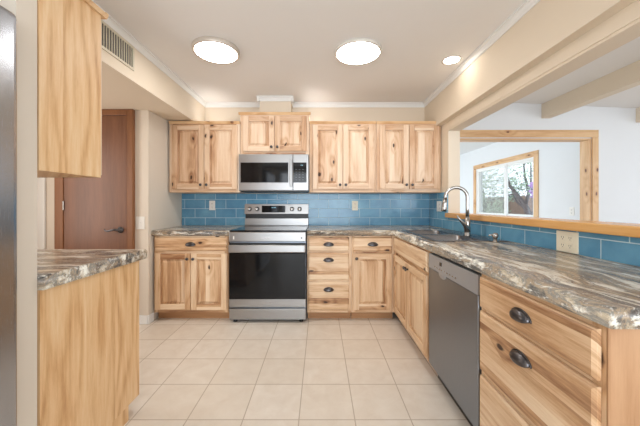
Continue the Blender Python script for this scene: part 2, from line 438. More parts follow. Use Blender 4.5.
# hall door in the alcove wall
d = struct(bpy.data.objects.new('door_1', None), 'reddish brown flat hall door with lever handle'); C.objects.link(d); d.location = (-2.486, 2.788, 0)
MB().box(0.003, 0.613, -0.030, 0.0, 0.01, 2.03, M['doorW'], 0.002).build('slab', M['doorW'], d)
b = MB(); b.box(-0.085, 0.0, -0.038, 0, 0, 2.093, M['casingW'], 0.005); b.box(0.616, 0.676, -0.038, 0, 0, 2.093, M['casingW'], 0.005)
b.box(0.0, 0.616, -0.037, 0, 2.034, 2.093, M['casingW'], 0.005)
b.build('casing', M['casingW'], d)
b = MB(); HZ = 0.925
b.lathe([(0, 0), (0.031, 0), (0.031, 0.006), (0.024, 0.012), (0.012, 0.014), (0.011, 0.05), (0, 0.05)], (0.553, -0.030, HZ), '-Y')
b.tube([(0.553, -0.075, HZ), (0.52, -0.078, HZ+0.005), (0.49, -0.08, HZ-0.003), (0.46, -0.08, HZ-0.010), (0.44, -0.08, HZ-0.003), (0.432, -0.078, HZ+0.007)], [0.011, 0.010, 0.009, 0.008, 0.007, 0.006])
b.build('lever_handle', M['bronze'], d)
for z in (1.16, 1.80, 0.25):
    MB().box(-0.004, 0.010, -0.0405, -0.031, z-0.045, z+0.045, M['chrome'], 0.002).build('hinge', M['chrome'], d)
# white casing of the doorway in the hall side wall
b = MB(); b.box(-2.80, -2.685, 2.770, 2.789, 0, 2.05, M['white'], 0.004)
struct(b.build('trim_9', M['white']), 'white door casing left of the brown hall door')

# dining room beyond the pass-through
def dz(x): return 2.407 - 0.044*(x-2.38)
b = MB(); b.prism([(1.46, dz(1.46)), (6.2, dz(6.2)), (6.2, 2.6), (1.46, 2.6)], 'Y', -3.1, 3.47)
struct(b.build('ceiling_dining', M['ceil']))
b = MB(); b.box(1.461, 1.58, YB, YB+0.137, 0, 2.5); b.box(3.312, 6.2, YB, YB+0.137, 0, 2.42); b.box(1.58, 3.312, YB, YB+0.137, 1.977, 2.43)
struct(b.build('wall_dining_back', M['whiteW']))
b = MB(); b.box(6.1, 6.2, -3.1, -0.8, 0, 2.25); b.box(6.1, 6.2, 2.8, 3.47, 0, 2.25); b.box(6.1, 6.2, -0.8, 2.8, 0, 0.5)
struct(b.build('wall_dining_right', M['whiteW']))
for k, x in enumerate((1.55, 2.70, 3.85, 5.0)):
    b = MB(); b.prism([(x, dz(x)-0.001), (x, dz(x)-0.175), (x+0.10, dz(x)-0.175), (x+0.10, dz(x+0.10)-0.001)], 'Y', -3.0, 3.468)
    struct(b.build('ceiling_beam', M['wall']))
# pine casing of the opening
b = MB()
b.box(1.53, 3.385, YB-0.018, YB-0.001, 1.985, 2.075, M['pineH'], 0.003)
b.box(3.312, 3.385, YB-0.0175, YB-0.001, 0.0, 1.984, M['pineV'], 0.003)
b.box(1.58, 3.311, YB, YB+0.137, 1.960, 1.976, M['pineH'])
b.box(3.294, 3.311, YB, YB+0.137, 0.0, 1.959, M['pineV'])
struct(b.build('trim_10', M['pineV']), 'knotty pine casing of the far opening')

# far room with the window
XW = 3.42
sbox('ceiling_far_room', 0.4, XW, YB+0.138, 9.0, 2.365, 2.45, M['whiteW'])
WY0, WY1, WZ0, WZ1 = 4.535, 6.225, 0.93, 1.93
b = MB(); b.box(XW, XW+0.14, YB+0.138, WY0, 0, 2.364); b.box(XW, XW+0.14, WY1, 9.0, 0, 2.364)
b.box(XW, XW+0.14, WY0, WY1, 0, WZ0); b.box(XW, XW+0.14, WY0, WY1, WZ1, 2.364)
struct(b.build('wall_far_right', M['whiteW']))
sbox('wall_far_back', 0.4, XW+0.14, 9.001, 9.1, 0, 2.45, M['whiteW'])
w = struct(bpy.data.objects.new('window_1', None), 'white sliding window with pine casing in the far room'); C.objects.link(w); w.location = (XW, 0, 0)
b = MB(); c = 0.09
b.box(-0.018, -0.001, WY0-c, WY1+c, WZ1, WZ1+c, M['pineY'], 0.003)
b.box(-0.018, -0.001, WY0-c, WY0, WZ0-c, WZ1, M['pineV'], 0.003); b.box(-0.018, -0.001, WY1, WY1+c, WZ0-c, WZ1, M['pineV'], 0.003)
b.box(-0.018, -0.001, WY0, WY1, WZ0-c, WZ0, M['pineY'], 0.003)
b.build('window_casing', M['pineY'], w)
b = MB(); f = 0.035; ym = 5.29
for (a0, a1, z0, z1) in ((WY0, WY1, WZ0, WZ0+f), (WY0, WY1, WZ1-f, WZ1), (WY0, WY0+f, WZ0+f, WZ1-f), (WY1-f, WY1, WZ0+f, WZ1-f)):
    b.box(0.0, 0.09, a0, a1, z0, z1, M['white'], 0.003)
b.build('window_frame', M['white'], w)
for (a0, a1, x0) in ((WY0+f, ym+0.03, 0.05), (ym-0.03, WY1-f, 0.015)):
    b = MB(); g = 0.03
    b.box(x0, x0+0.03, a0, a1, WZ0+f, WZ0+f+g, M['white']); b.box(x0, x0+0.03, a0, a1, WZ1-f-g, WZ1-f, M['white'])
    b.box(x0, x0+0.03, a0, a0+g*1.5, WZ0+f+g, WZ1-f-g, M['white']); b.box(x0, x0+0.03, a1-g, a1, WZ0+f+g, WZ1-f-g, M['white'])
    sh = b.build('sash', M['white'], w)
    MB().box(x0+0.013, x0+0.017, a0+g*1.5, a1-g, WZ0+f+g, WZ1-f-g, M['glass']).build('pane', M['glass'], sh)
MB().box(0.082, 0.083, ym, WY1-f, WZ0+f, WZ1-f, M['screen']).build('insect_screen', M['screen'], w)

# ================================================================== CABINETS
def knob(x, y, z, parent):
    b = MB(); b.lathe([(0, 0), (0.008, 0), (0.007, 0.010), (0.013, 0.016), (0.0155, 0.021), (0.012, 0.027), (0, 0.029)], (x, y, z), '-Y', 16)
    return b.build('knob', M['bronze'], parent)
def cup_pull(x, y, z, parent, a=0.047, h=0.027, dp=0.026):
    t = bmesh.new(); nu, nv = 20, 10; g = []
    for i in range(nu+1):
        th = PI*i/nu; row = []
        for j in range(nv+1):
            ph = math.radians(112)*j/nv; r = max(math.sin(th), 0.02)**0.8
            row.append(t.verts.new((x + a*math.cos(th), y - 0.001 - dp*r*math.sin(ph), z + h*r*math.cos(ph) - 0.004)))
        g.append(row)
    for i in range(nu):
        for j in range(nv):
            t.faces.new([g[i][j], g[i][j+1], g[i+1][j+1], g[i+1][j]])
    bmesh.ops.recalc_face_normals(t, faces=list(t.faces))
    bmesh.ops.solidify(t, geom=list(t.faces), thickness=0.002)
    b = MB(); b.merge(t, None, True)
    # rim flange against the wood
    pts = [(x + (a+0.004)*math.cos(PI*i/16), y - 0.002, z - 0.006 + (h+0.004)*math.sin(PI*i/16)) for i in range(17)]
    b.tube(pts, 0.0028, 6)
    return b.build('cup_pull', M['bronze'], parent)

def raised_door(par, x0, x1, z0, z1, kn, mv, mh, y=0.0, st=0.057, name='door'):
    """frame-and-raised-panel door standing in front of y"""
    b = MB(); T = 0.02; pv = mv; mv = M['frameUV'] if mv is M['woodUV'] else M['frameV']
    b.box(x0, x0+st, y-T, y-0.001, z0, z1, mv, 0.003); b.box(x1-st, x1, y-T, y-0.001, z0, z1, mv, 0.003)
    b.box(x0+st, x1-st, y-T, y-0.001, z0, z0+st, mh, 0.003); b.box(x0+st, x1-st, y-T, y-0.001, z1-st, z1, mh, 0.003)
    o = b.build(name, mv, par)
    # panel: groove, slope, raised field
    t = bmesh.new(); X0, X1, Z0, Z1 = x0+st-0.002, x1-st+0.002, z0+st-0.002, z1-st+0.002
    def ring(k, yy): return [t.verts.new(p) for p in ((X0+k, yy, Z0+k), (X1-k, yy, Z0+k), (X1-k, yy, Z1-k), (X0+k, yy, Z1-k))]
    R = [ring(0, y-0.0015), ring(0, y-0.003), ring(0.011, y-0.003), ring(0.030, y-0.017), ring(0.034, y-0.017)]
    for A, B in zip(R, R[1:]):
        for i in range(4): j = (i+1) % 4; t.faces.new([A[i], A[j], B[j], B[i]])
    t.faces.new(R[-1]); t.faces.new(R[0])
    bmesh.ops.recalc_face_normals(t, faces=list(t.faces))
    p = MB(); p.merge(t); p.build('panel', pv, o)
    if kn: knob(kn[0], y-T, kn[1], o)
    return o
def drawer(par, x0, x1, z0, z1, pull=True, y=0.0, name='drawer', m=None):
    t = bmesh.new(); T = 0.02
    # slab front with a chamfered edge
    def ring(k, yy): return [t.verts.new(p) for p in ((x0+k, yy, z0+k), (x1-k, yy, z0+k), (x1-k, yy, z1-k), (x0+k, yy, z1-k))]
    R = [ring(0, y-0.001), ring(0, y-T+0.008), ring(0.009, y-T)]
    for A, B in zip(R, R[1:]):
        for i in range(4): j = (i+1) % 4; t.faces.new([A[i], A[j], B[j], B[i]])
    t.faces.new(R[-1]); t.faces.new(R[0])
    bmesh.ops.recalc_face_normals(t, faces=list(t.faces))
    b = MB(); b.merge(t); o = b.build(name, m or M['woodH'], par)
    if pull: cup_pull((x0+x1)/2, y-T, z1-0.074, o)
    return o
def carcass(par, w, dep, z0, z1, mv, rails, stiles=(), mh=None, top=True, ft=0.019, s=0.038):
    """side panels, bottom, back and a face frame; front plane at y=0"""
    b = MB(); t = 0.014
    b.box(0, t, ft, dep, z0, z1, mv); b.box(w-t, w, ft, dep, z0, z1, mv)
    b.box(t, w-t, ft, dep, z0, z0+t, mv); b.box(t, w-t, dep-0.008, dep, z0+t, z1, mv)
    if top: b.box(t, w-t, ft, dep-0.008, z1-t, z1, mv)
    b.build('carcass', mv, par)
    f = MB(); mh = mh or M['woodH']
    f.box(0, s, 0, ft, z0, z1, mv); f.box(w-s, w, 0, ft, z0, z1, mv)
    for (a, c_) in rails: f.box(s, w-s, 0, ft, a, c_, mh)
    for (a, c_, p, q) in stiles: f.box(a, c_, 0.0005, ft, p, q, mv)
    f.build('face_frame', mv, par)
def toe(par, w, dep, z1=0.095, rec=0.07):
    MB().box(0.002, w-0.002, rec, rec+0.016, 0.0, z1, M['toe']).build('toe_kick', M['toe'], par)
def crown_strip(par, w, dep, z, left=True, right=True, ov=0.018):
    b = MB()
    pr = [(0.0, z-0.028), (-0.008, z-0.028), (-ov, z-0.006), (-ov, z), (0.0, z)]
    b.prism(pr, 'X', -(ov if left else 0), w+(ov if right else 0), M['crownH'])
    b.box(0, w, 0, dep, z-0.006, z, M['crownH'])
    b.build('crown_strip', M['crownH'], par)

ZB0, ZB1 = 0.085, 0.856       # base cabinet box
# --- back run, left base
FY = 2.86
def base(name, label, x, y, w, rot=0, dep=0.60):
    return thing(name, label, 'cabinet', (x, y, 0), rot, 'base cabinets')
k = base('base_cabinet', 'base cabinet left of the range with one drawer over two doors', -1.665, FY, 0.745)
w_ = 0.745
carcass(k, w_, 0.60, ZB0, ZB1, M['woodV'], [(ZB0, ZB0+0.035), (0.672, 0.71), (0.832, ZB1)]); toe(k, w_, 0.6)
drawer(k, 0.012, w_-0.012, 0.704, 0.842)
raised_door(k, 0.012, w_/2-0.002, 0.116, 0.679, (w_/2-0.030, 0.628), M['woodV'], M['woodH'])
raised_door(k, w_/2+0.002, w_-0.012, 0.116, 0.679, (w_/2+0.030, 0.628), M['woodV'], M['woodH'])
# --- back run, three-drawer base
w_ = 0.445
k = base('drawer_cabinet', 'narrow three-drawer base cabinet right of the range', -0.128, FY, w_)
carcass(k, w_, 0.60, ZB0, ZB1, M['woodV'], [(ZB0, ZB0+0.035), (0.68, 0.71), (0.385, 0.424), (0.832, ZB1)]); toe(k, w_, 0.6)
drawer(k, 0.012, w_-0.028, 0.704, 0.842); drawer(k, 0.012, w_-0.028, 0.417, 0.687); drawer(k, 0.012, w_-0.028, 0.116, 0.392)
# --- back run, corner base
w_ = 0.43
k = base('base_cabinet', 'base cabinet in the inner corner with one drawer over one door', 0.319, FY, w_)
carcass(k, w_, 0.60, ZB0, ZB1, M['woodV'], [(ZB0, ZB0+0.035), (0.672, 0.71), (0.832, ZB1)]); toe(k, w_, 0.6)
drawer(k, 0.015, w_-0.028, 0.704, 0.842)
raised_door(k, 0.015, w_-0.028, 0.116, 0.679, (0.045, 0.632), M['woodV'], M['woodH'])
# --- right run (faces -x)
XF = 0.75
w_ = 0.912
k = base('sink_base_cabinet', 'two-door sink base cabinet beside the dishwasher under the sink', XF, 2.858, w_, -PI/2)
carcass(k, w_, 0.575, ZB0, ZB1, M['woodV'], [(ZB0, ZB0+0.035), (0.672, 0.71), (0.832, ZB1)], top=False); toe(k, w_, 0.575)
drawer(k, 0.035, w_-0.012, 0.704, 0.842, pull=False, name='false_drawer_front')
raised_door(k, 0.035, w_/2+0.010, 0.116, 0.679, (w_/2-0.016, 0.632), M['woodV'], M['woodH'])
raised_door(k, w_/2+0.014, w_-0.012, 0.116, 0.679, (w_/2+0.040, 0.632), M['woodV'], M['woodH'])
w_ = 0.575
k = base('drawer_cabinet', 'wide three-drawer base cabinet nearest the camera beside the dishwasher', XF, 1.320, w_, -PI/2)
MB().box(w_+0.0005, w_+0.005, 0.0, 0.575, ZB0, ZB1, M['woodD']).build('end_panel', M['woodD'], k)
carcass(k, w_, 0.575, ZB0, ZB1, M['woodV'], [(ZB0, ZB0+0.035), (0.68, 0.71), (0.385, 0.424), (0.832, ZB1)]); toe(k, w_, 0.575)
drawer(k, 0.012, w_-0.012, 0.704, 0.842); drawer(k, 0.012, w_-0.012, 0.417, 0.687); drawer(k, 0.012, w_-0.012, 0.116, 0.392)

# --- peninsula, left foreground (faces +y, its end panel faces the aisle)
w_ = 1.25
k = thing('peninsula_base_cabinet', 'peninsula base cabinet with plain golden end panel under the left counter', 'cabinet', (-1.04, 1.630, 0), PI, 'base cabinets')
carcass(k, w_, 0.578, ZB0, ZB1, M['panelV'], [(ZB0, ZB0+0.035), (0.672, 0.71), (0.832, ZB1)])
MB().box(-0.004, -0.0005, 0.0, 0.578, ZB0, ZB1, M['panelV']).build('end_panel', M['panelV'], k)
b = MB(); b.box(0.0, 0.012, 0.085, 0.578, 0.0, ZB0-0.001, M['panelV']); b.box(0.012, w_, 0.085, 0.10, 0.0, ZB0-0.001, M['panelV']); b.build('toe_kick', M['panelV'], k)
for (a, c_) in ((0.010, 0.40), (0.404, 0.80), (0.804, 1.24)):
    drawer(k, a, c_, 0.704, 0.842); raised_door(k, a, c_, 0.116, 0.679, (a+0.03, 0.632), M['woodV'], M['woodH'])
w_ = 1.25
k = thing('upper_cabinet', 'upper cabinet on the left foreground above the peninsula counter', 'cabinet', (-1.04, 1.345, 1.30), PI, 'wall cabinets')
carcass(k, w_, 0.296, 0.0, 0.765, M['panelV'], [(0, 0.035), (0.725, 0.765)])
MB().box(-0.004, -0.0005, 0.0, 0.296, 0, 0.765, M['panelV']).build('end_panel', M['panelV'], k)
for (a, c_) in ((0.006, 0.40), (0.404, 0.80), (0.804, 1.24)):
    raised_door(k, a, c_, 0.012, 0.745, (c_-0.03, 0.05), M['woodUV'], M['woodUH'])
b = MB(); pr = [(0.0, 0.765), (-0.006, 0.765), (-0.016, 0.785), (-0.016, 0.795), (0.0, 0.795)]
b.prism([(p-0.02, q) for p, q in pr], 'X', -0.014, w_, M['crownH']); b.box(-0.014, w_, -0.02, 0.296, 0.7655, 0.79, M['crownH'])
b.build('crown_strip', M['crownH'], k)

# --- back wall uppers
UY = 3.14; UD = YB-0.002-UY
def upper(label, x, w, z0, z1, crown_top, L=True, R=True):
    k = thing('upper_cabinet', label, 'cabinet', (x, UY, 0), 0, 'wall cabinets')
    carcass(k, w, UD, z0, z1, M['woodUV'], [(z0, z0+0.04), (z1-0.045, z1)], [(w/2-0.02, w/2+0.02, z0+0.04, z1-0.045)], M['woodUH'])
    for (a, c_, kx) in ((0.036, w/2-0.003, w/2-0.032), (w/2+0.003, w-0.026, w/2+0.032)):
        raised_door(k, a, c_, z0+0.038, z1-0.018, (kx, z0+0.082), M['woodUV'], M['woodUH'])
    crown_strip(k, w, UD, crown_top, L, R)
    return k
upper('tall two-door upper cabinet left of the microwave', -1.662, 0.778, 1.303, 2.062, 2.085, False, False)
upper('short two-door upper cabinet above the microwave, set higher', -0.879, 0.759, 1.718, 2.160, 2.185)
upper('two-door upper cabinet just right of the microwave', -0.116, 0.734, 1.303, 2.062, 2.085, False, False)
upper('two-door upper cabinet at the right end by the pass-through', 0.622, 0.712, 1.303, 2.062, 2.085, False, False)
for (x, lab) in ((-1.235, 'small white box with glowing top lying on the upper cabinet left of the microwave'), (-0.075, 'small white box with glowing top on the upper cabinet right of the microwave')):
    k = thing('glow_box', lab, 'lamp', (x, 3.27, 2.086), 0, 'small glowing boxes on the cabinet tops')  # plain white box, its top face emissive
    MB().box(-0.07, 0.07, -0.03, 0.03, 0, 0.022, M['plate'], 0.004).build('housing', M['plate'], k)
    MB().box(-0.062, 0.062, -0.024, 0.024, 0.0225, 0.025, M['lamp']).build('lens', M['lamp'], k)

# ================================================================== COUNTERTOPS
CT, CB = 0.912, 0.857
def edge_profile():
    """(distance from the front edge inwards, z) - rolled front edge"""
    pts = []; r = 0.022
    for i in range(7):
        a = PI/2*i/6; pts.append((r - r*math.sin(a), CT - r + r*math.cos(a)))
    r2 = 0.012
    for i in range(5):
        a = PI/2*i/4; pts.append((r2 - r2*math.cos(a), CB + r2 - r2*math.sin(a)))
    return pts
EP = edge_profile()
def sweep_counter(name, stations, mats):
    """stations: (wall point, front point) pairs along the run"""
    t = bmesh.new(); rings = []
    for (wx, wy), (fx, fy) in stations:
        d = Vector((wx-fx, wy-fy, 0)); n_ = d.normalized()
        # rolled edge measured square to the front, so diagonal (mitre) stations stretch it
        k = abs(d.length / max(abs(d.x), abs(d.y)))
        P = [(wx, wy, CT)] + [(fx + n_.x*q*k, fy + n_.y*q*k, z) for q, z in EP] + [(wx, wy, CB)]
        rings.append([t.verts.new(p) for p in P])
    for s_, (A, B) in enumerate(zip(rings, rings[1:])):
        for i in range(len(A)):
            j = (i+1) % len(A); f = t.faces.new([A[i], A[j], B[j], B[i]]); f.material_index = s_
    t.faces.new(rings[0]); f = t.faces.new(rings[-1]); f.material_index = len(rings)-2
    bmesh.ops.recalc_face_normals(t, faces=list(t.faces))
    me = bpy.data.meshes.new(name); t.to_mesh(me); t.free()
    for m in mats: me.materials.append(m)
    o = bpy.data.objects.new(name, me); C.objects.link(o); return o
WX, WYb = XR-0.004, YB-0.004
o = sweep_counter('countertop', [((-0.905, WYb), (-0.905, 2.83)), ((-1.679, WYb), (-1.679, 2.83))], [M['counterX']])
tag(o, 'short stone-look countertop on the base cabinet left of the range', 'countertop', 'countertops')
LC = sweep_counter('countertop', [((-0.131, WYb), (-0.131, 2.83)), ((WX, WYb), (0.73, 2.83)), ((WX, 0.722), (0.73, 0.722))], [M['counterX'], M['counterY']])
tag(LC, 'L-shaped stone-look countertop holding the sink, from the range to the right foreground', 'countertop', 'countertops')
o = sweep_counter('countertop', [((-2.30, 1.048), (-2.30, 1.675)), ((-1.018, 1.048), (-1.018, 1.675))], [M['counterX']])
tag(o, 'stone-look countertop of the peninsula on the left foreground', 'countertop', 'countertops')

# sink cut-out
SX0, SX1, SY0, SY1 = 0.80, 1.315, 1.99, 2.81
cut = MB().box(SX0+0.012, SX1-0.012, SY0+0.012, SY1-0.012, 0.8, 1.0).build('cutter', M['sinkm'])
md = LC.modifiers.new('cut', 'BOOLEAN'); md.object = cut; md.operation = 'DIFFERENCE'; md.solver = 'EXACT'
dg = bpy.context.evaluated_depsgraph_get()
nm = bpy.data.meshes.new_from_object(LC.evaluated_get(dg))
LC.modifiers.clear(); LC.data = nm
bpy.data.objects.remove(cut)
for o in C.objects:
    if o.name.startswith('countertop'):
        for p in o.data.polygons: p.use_smooth = abs(p.normal.z) < 0.98 and p.area < 0.1 and p.normal.length > 0

# ================================================================== SINK, FAUCET, SOAP
k = thing('kitchen_sink', 'stainless double-bowl drop-in sink set in the corner countertop', 'sink', (0, 0, CT+0.001))
def bowl(x0, x1, y0, y1, dep):
    t = bmesh.new()
    def ring(g, z, n=6, r=0.05):
        r = max(r-g*0.3, 0.02); pts = []
        for (cx, cy, a0) in ((x1-g-r, y1-g-r, 0), (x0+g+r, y1-g-r, PI/2), (x0+g+r, y0+g+r, PI), (x1-g-r, y0+g+r, 1.5*PI)):
            for i in range(n+1): a = a0+PI/2*i/n; pts.append((cx+r*math.cos(a), cy+r*math.sin(a), z))
        return [t.verts.new(p) for p in pts]
    R = [ring(0, 0.004), ring(0.004, 0.0), ring(0.012, -dep*0.5), ring(0.016, -dep+0.03), ring(0.04, -dep)]
    for A, B in zip(R, R[1:]):
        for i in range(len(A)): j = (i+1) % len(A); t.faces.new([A[i], B[i], B[j], A[j]])
    t.faces.new(R[-1])
    return t, R
bx0, bx1 = SX0+0.03, SX1-0.165
b1 = (bx0, bx1, 2.425, SY1-0.03); b2 = (bx0, bx1, SY0+0.03, 2.375)
for bb in (b1, b2):
    t, _ = bowl(*bb, 0.19); m = MB(); m.merge(t, None, True)
    bo = m.build('bowl', M['sinkm'], k)
    MB().lathe([(0, 0.002), (0.03, 0.002), (0.042, 0.004), (0.045, 0.001)], ((bb[0]+bb[1])/2, (bb[2]+bb[3])/2, -0.189), 'Z', 20).build('drain', M['chrome'], bo)
b = MB()   # rim and deck
def rim(x0, x1, y0, y1): b.box(x0, x1, y0, y1, 0.0, 0.005, M['sinkm'], 0.002)
rim(SX0, bx0+0.004, SY0, SY1); rim(bx1-0.004, SX1, SY0, SY1)
rim(bx0+0.004, bx1-0.004, SY0, SY0+0.034); rim(bx0+0.004, bx1-0.004, SY1-0.034, SY1); rim(bx0+0.004, bx1-0.004, 2.371, 2.429)
b.build('rim', M['sinkm'], k)

FX, FYY = 1.255, 2.40
fx, fy = 1.192, 2.30
k = thing('faucet', 'brushed nickel pull-down gooseneck faucet standing behind the sink', 'faucet', (fx, fy, CT+0.0065))
MB().lathe([(0, 0), (0.030, 0), (0.030, 0.006), (0.026, 0.012), (0.024, 0.06), (0.021, 0.11), (0.0155, 0.15), (0, 0.15)], (0, 0, 0), 'Z', 24).build('body', M['chrome'], k)
pts = [(0, 0, 0.145), (0, 0, 0.22), (0, 0, 0.31)]
R_ = 0.082; dx, dy = -0.94, 0.34
for i in range(1, 15):
    a = PI*i/14*0.97; q = R_ - R_*math.cos(a); pts.append((dx*q, dy*q, 0.31 + R_*math.sin(a)))
q = 2*R_; pts.append((dx*q*1.01, dy*q*1.01, 0.285))
MB().tube(pts, 0.0135, 14).build('spout', M['chrome'], k)
MB().tube([(dx*q*1.01, dy*q*1.01, 0.295), (dx*q*1.03, dy*q*1.03, 0.262), (dx*q*1.06, dy*q*1.06, 0.215), (dx*q*1.08, dy*q*1.08, 0.195)], [0.0145, 0.0185, 0.0215, 0.0200], 14).build('spray_head', M['chrome'], k)
MB().tube([(0, 0, 0.035), (-0.012, -0.018, 0.055), (-0.032, -0.03, 0.085), (-0.058, -0.035, 0.112), (-0.082, -0.035, 0.135), (-0.100, -0.035, 0.165)], [0.024, 0.023, 0.017, 0.012, 0.010, 0.007], 12).build('lever', M['chrome'], k)
k = thing('soap_dispenser', 'small nickel soap dispenser on the counter at the near end of the sink', 'soap dispenser', (1.205, 1.955, CT+0.0005))
MB().lathe([(0, 0), (0.020, 0), (0.019, 0.006), (0.011, 0.010), (0.010, 0.03), (0, 0.03)], n=18).build('base', M['chrome'], k)
b = MB(); b.lathe([(0, 0.028), (0.014, 0.028), (0.020, 0.040), (0.020, 0.052), (0.012, 0.062), (0, 0.064)], n=18)
b.tube([(0, 0, 0.048), (-0.03, 0.0, 0.05), (-0.045, 0, 0.044)], [0.008, 0.006, 0.005], 8); b.build('pump_head', M['chrome'], k)

# ================================================================== RANGE
RX, RW = -0.898, 0.760
k = thing('range', 'freestanding stainless electric range between the back base cabinets', 'stove', (RX, 2.825, 0))
MB().box(0, RW, 0.012, 0.632, 0.02, 0.899, M['steelD'], 0.002).build('body', M['steelD'], k)
b = MB(); b.box(0.0, RW, -0.006, 0.575, 0.9, 0.914, M['blackglass'], 0.003)
ct = b.build('cooktop', M['blackglass'], k)
MB().box(0.0, RW, -0.018, 0.011, 0.803, 0.8985, M['steelX'], 0.006).build('front_trim', M['steelX'], k)
dr = MB().box(0.003, RW-0.003, -0.024, 0.011, 0.237, 0.690, M['blackglass'], 0.003).build('oven_door', M['blackglass'], k); dr['label'] = 'black glass oven door'
b = MB(); b.box(0.003, RW-0.003, -0.024, 0.011, 0.158, 0.2365, M['steelX'], 0.003); b.build('lower_trim', M['steelX'], dr)
b = MB(); b.box(0.003, RW-0.003, -0.022, 0.011, 0.6905, 0.788, M['black'], 0.003); b.build('upper_trim', M['black'], dr)
b = MB(); b.box(0.004, RW-0.004, -0.062, -0.036, 0.700, 0.776, M['steelX'], 0.009, 3); b.box(0.03, 0.07, -0.04, -0.022, 0.72, 0.756, M['steelX']); b.box(RW-0.07, RW-0.03, -0.04, -0.022, 0.72, 0.756, M['steelX'])
b.build('handle', M['steelX'], dr)
MB().box(0.003, RW-0.003, -0.022, 0.011, 0.036, 0.143, M['steelX'], 0.004).build('storage_drawer', M['steelX'], k)
for (x, y) in ((0.05, 0.03), (RW-0.05, 0.03), (0.05, 0.58), (RW-0.05, 0.58)):
    MB().lathe([(0, 0), (0.022, 0), (0.02, 0.019), (0, 0.019)], (x, y, 0.0005), 'Z', 14, M['black']).build('foot', M['black'], k)
# backguard: riser, black vent gap, control panel
bg = MB(); bg.box(0.0, RW, 0.576, 0.632, 0.915, 1.005, M['steelX'], 0.004)
bgo = bg.build('backguard', M['steelX'], k)
MB().box(0.004, RW-0.004, 0.588, 0.631, 1.0055, 1.058, M['black']).build('vent_slot', M['black'], bgo)
b = MB(); b.prism([(0.560, 1.0585), (0.572, 1.172), (0.632, 1.176), (0.632, 1.0585)], 'X', 0.0, RW)
cp = b.build('control_panel', M['steelX'], k)
MB().box(0.205, 0.485, 0.5555, 0.562, 1.075, 1.155, M['blackglass'], 0.002).build('display', M['blackglass'], cp)
b = MB()
for i in range(4): b.box(0.325+0.012*i+(0.005 if i > 1 else 0), 0.332+0.012*i+(0.005 if i > 1 else 0), 0.5545, 0.5553, 1.128, 1.138)
o = b.build('display_digits', M['led'], cp)
for x in (0.06, 0.15, 0.565, 0.655):
    b = MB(); b.lathe([(0, 0), (0.027, 0), (0.027, 0.004), (0.022, 0.008), (0.020, 0.026), (0.017, 0.030), (0, 0.031)], (x, 0.5655, 1.115), '-Y', 20)
    b.box(x-0.0045, x+0.0045, 0.528, 0.537, 1.097, 1.133, None, 0.002)
    b.build('knob', M['chrome'], cp)
# small badge strips (unreadable marks)
b = MB(); b.box(0.31, 0.405, -0.0186, -0.0178, 0.836, 0.843); b.build('badge', M['chrome'], k)
b = MB(); b.box(0.04, 0.052, -0.0190, -0.0178, 0.825, 0.858); b.build('sticker', M['plate'], k)
b = MB(); b.box(0.71, 0.722, -0.0190, -0.0178, 0.832, 0.848); b.build('lock_mark', M['slot'], k)
b = MB(); b.box(0.33, 0.42, -0.0246, -0.0239, 0.197, 0.204); b.build('badge', M['chrome'], k)

# ================================================================== MICROWAVE
k = thing('microwave', 'stainless over-the-range microwave under the short upper cabinet', 'microwave', (-0.880, 3.07, 1.318), 0)
w_ = 0.757; h_ = 0.396
MB().box(0, w_, 0.022, 0.397, 0.0, h_, M['steelD'], 0.003).build('body', M['steelD'], k)
MB().box(0.02, w_-0.02, 0.03, 0.38, -0.012, -0.0005, M['black']).build('vent_base', M['black'], k)
dw = 0.586
b = MB(); b.box(0.001, dw, 0.0, 0.0215, 0.004, h_-0.001, M['steelX'], 0.004); dr = b.build('door', M['steelX'], k)
MB().box(0.022, dw-0.048, -0.0015, 0.003, 0.088, 0.305, M['blackglass'], 0.001).build('window', M['blackglass'], dr)
b = MB(); b.box(dw-0.030, dw-0.004, -0.042, -0.026, 0.045, 0.335, M['steelX'], 0.007, 3); b.box(dw-0.024, dw-0.010, -0.03, 0.001, 0.05, 0.075, M['steelX']); b.box(dw-0.024, dw-0.010, -0.03, 0.001, 0.305, 0.33, M['steelX'])
b.build('handle', M['chrome'], dr)
b = MB(); b.box(dw+0.003, w_-0.001, 0.0, 0.0215, 0.004, h_-0.001, M['steelX'], 0.004); cp = b.build('control_panel', M['steelX'], k)
MB().box(dw+0.006, w_-0.022, -0.0015, 0.003, 0.088, 0.305, M['blackglass'], 0.001).build('touch_panel', M['blackglass'], cp)
b = MB()
for i in range(3): b.box(0.672+0.009*i, 0.677+0.009*i, -0.0022, -0.0016, 0.272, 0.280)
b.build('display_digits', M['led'], cp)
kp = plain('key print', srgb(110, 112, 116), 0.5, mottle=0)
for r in range(5):
    for c_ in range(3): MB().box(0.615+0.036*c_, 0.632+0.036*c_, -0.0020, -0.0016, 0.115+0.028*r, 0.119+0.028*r).build('touch_key', kp, cp)

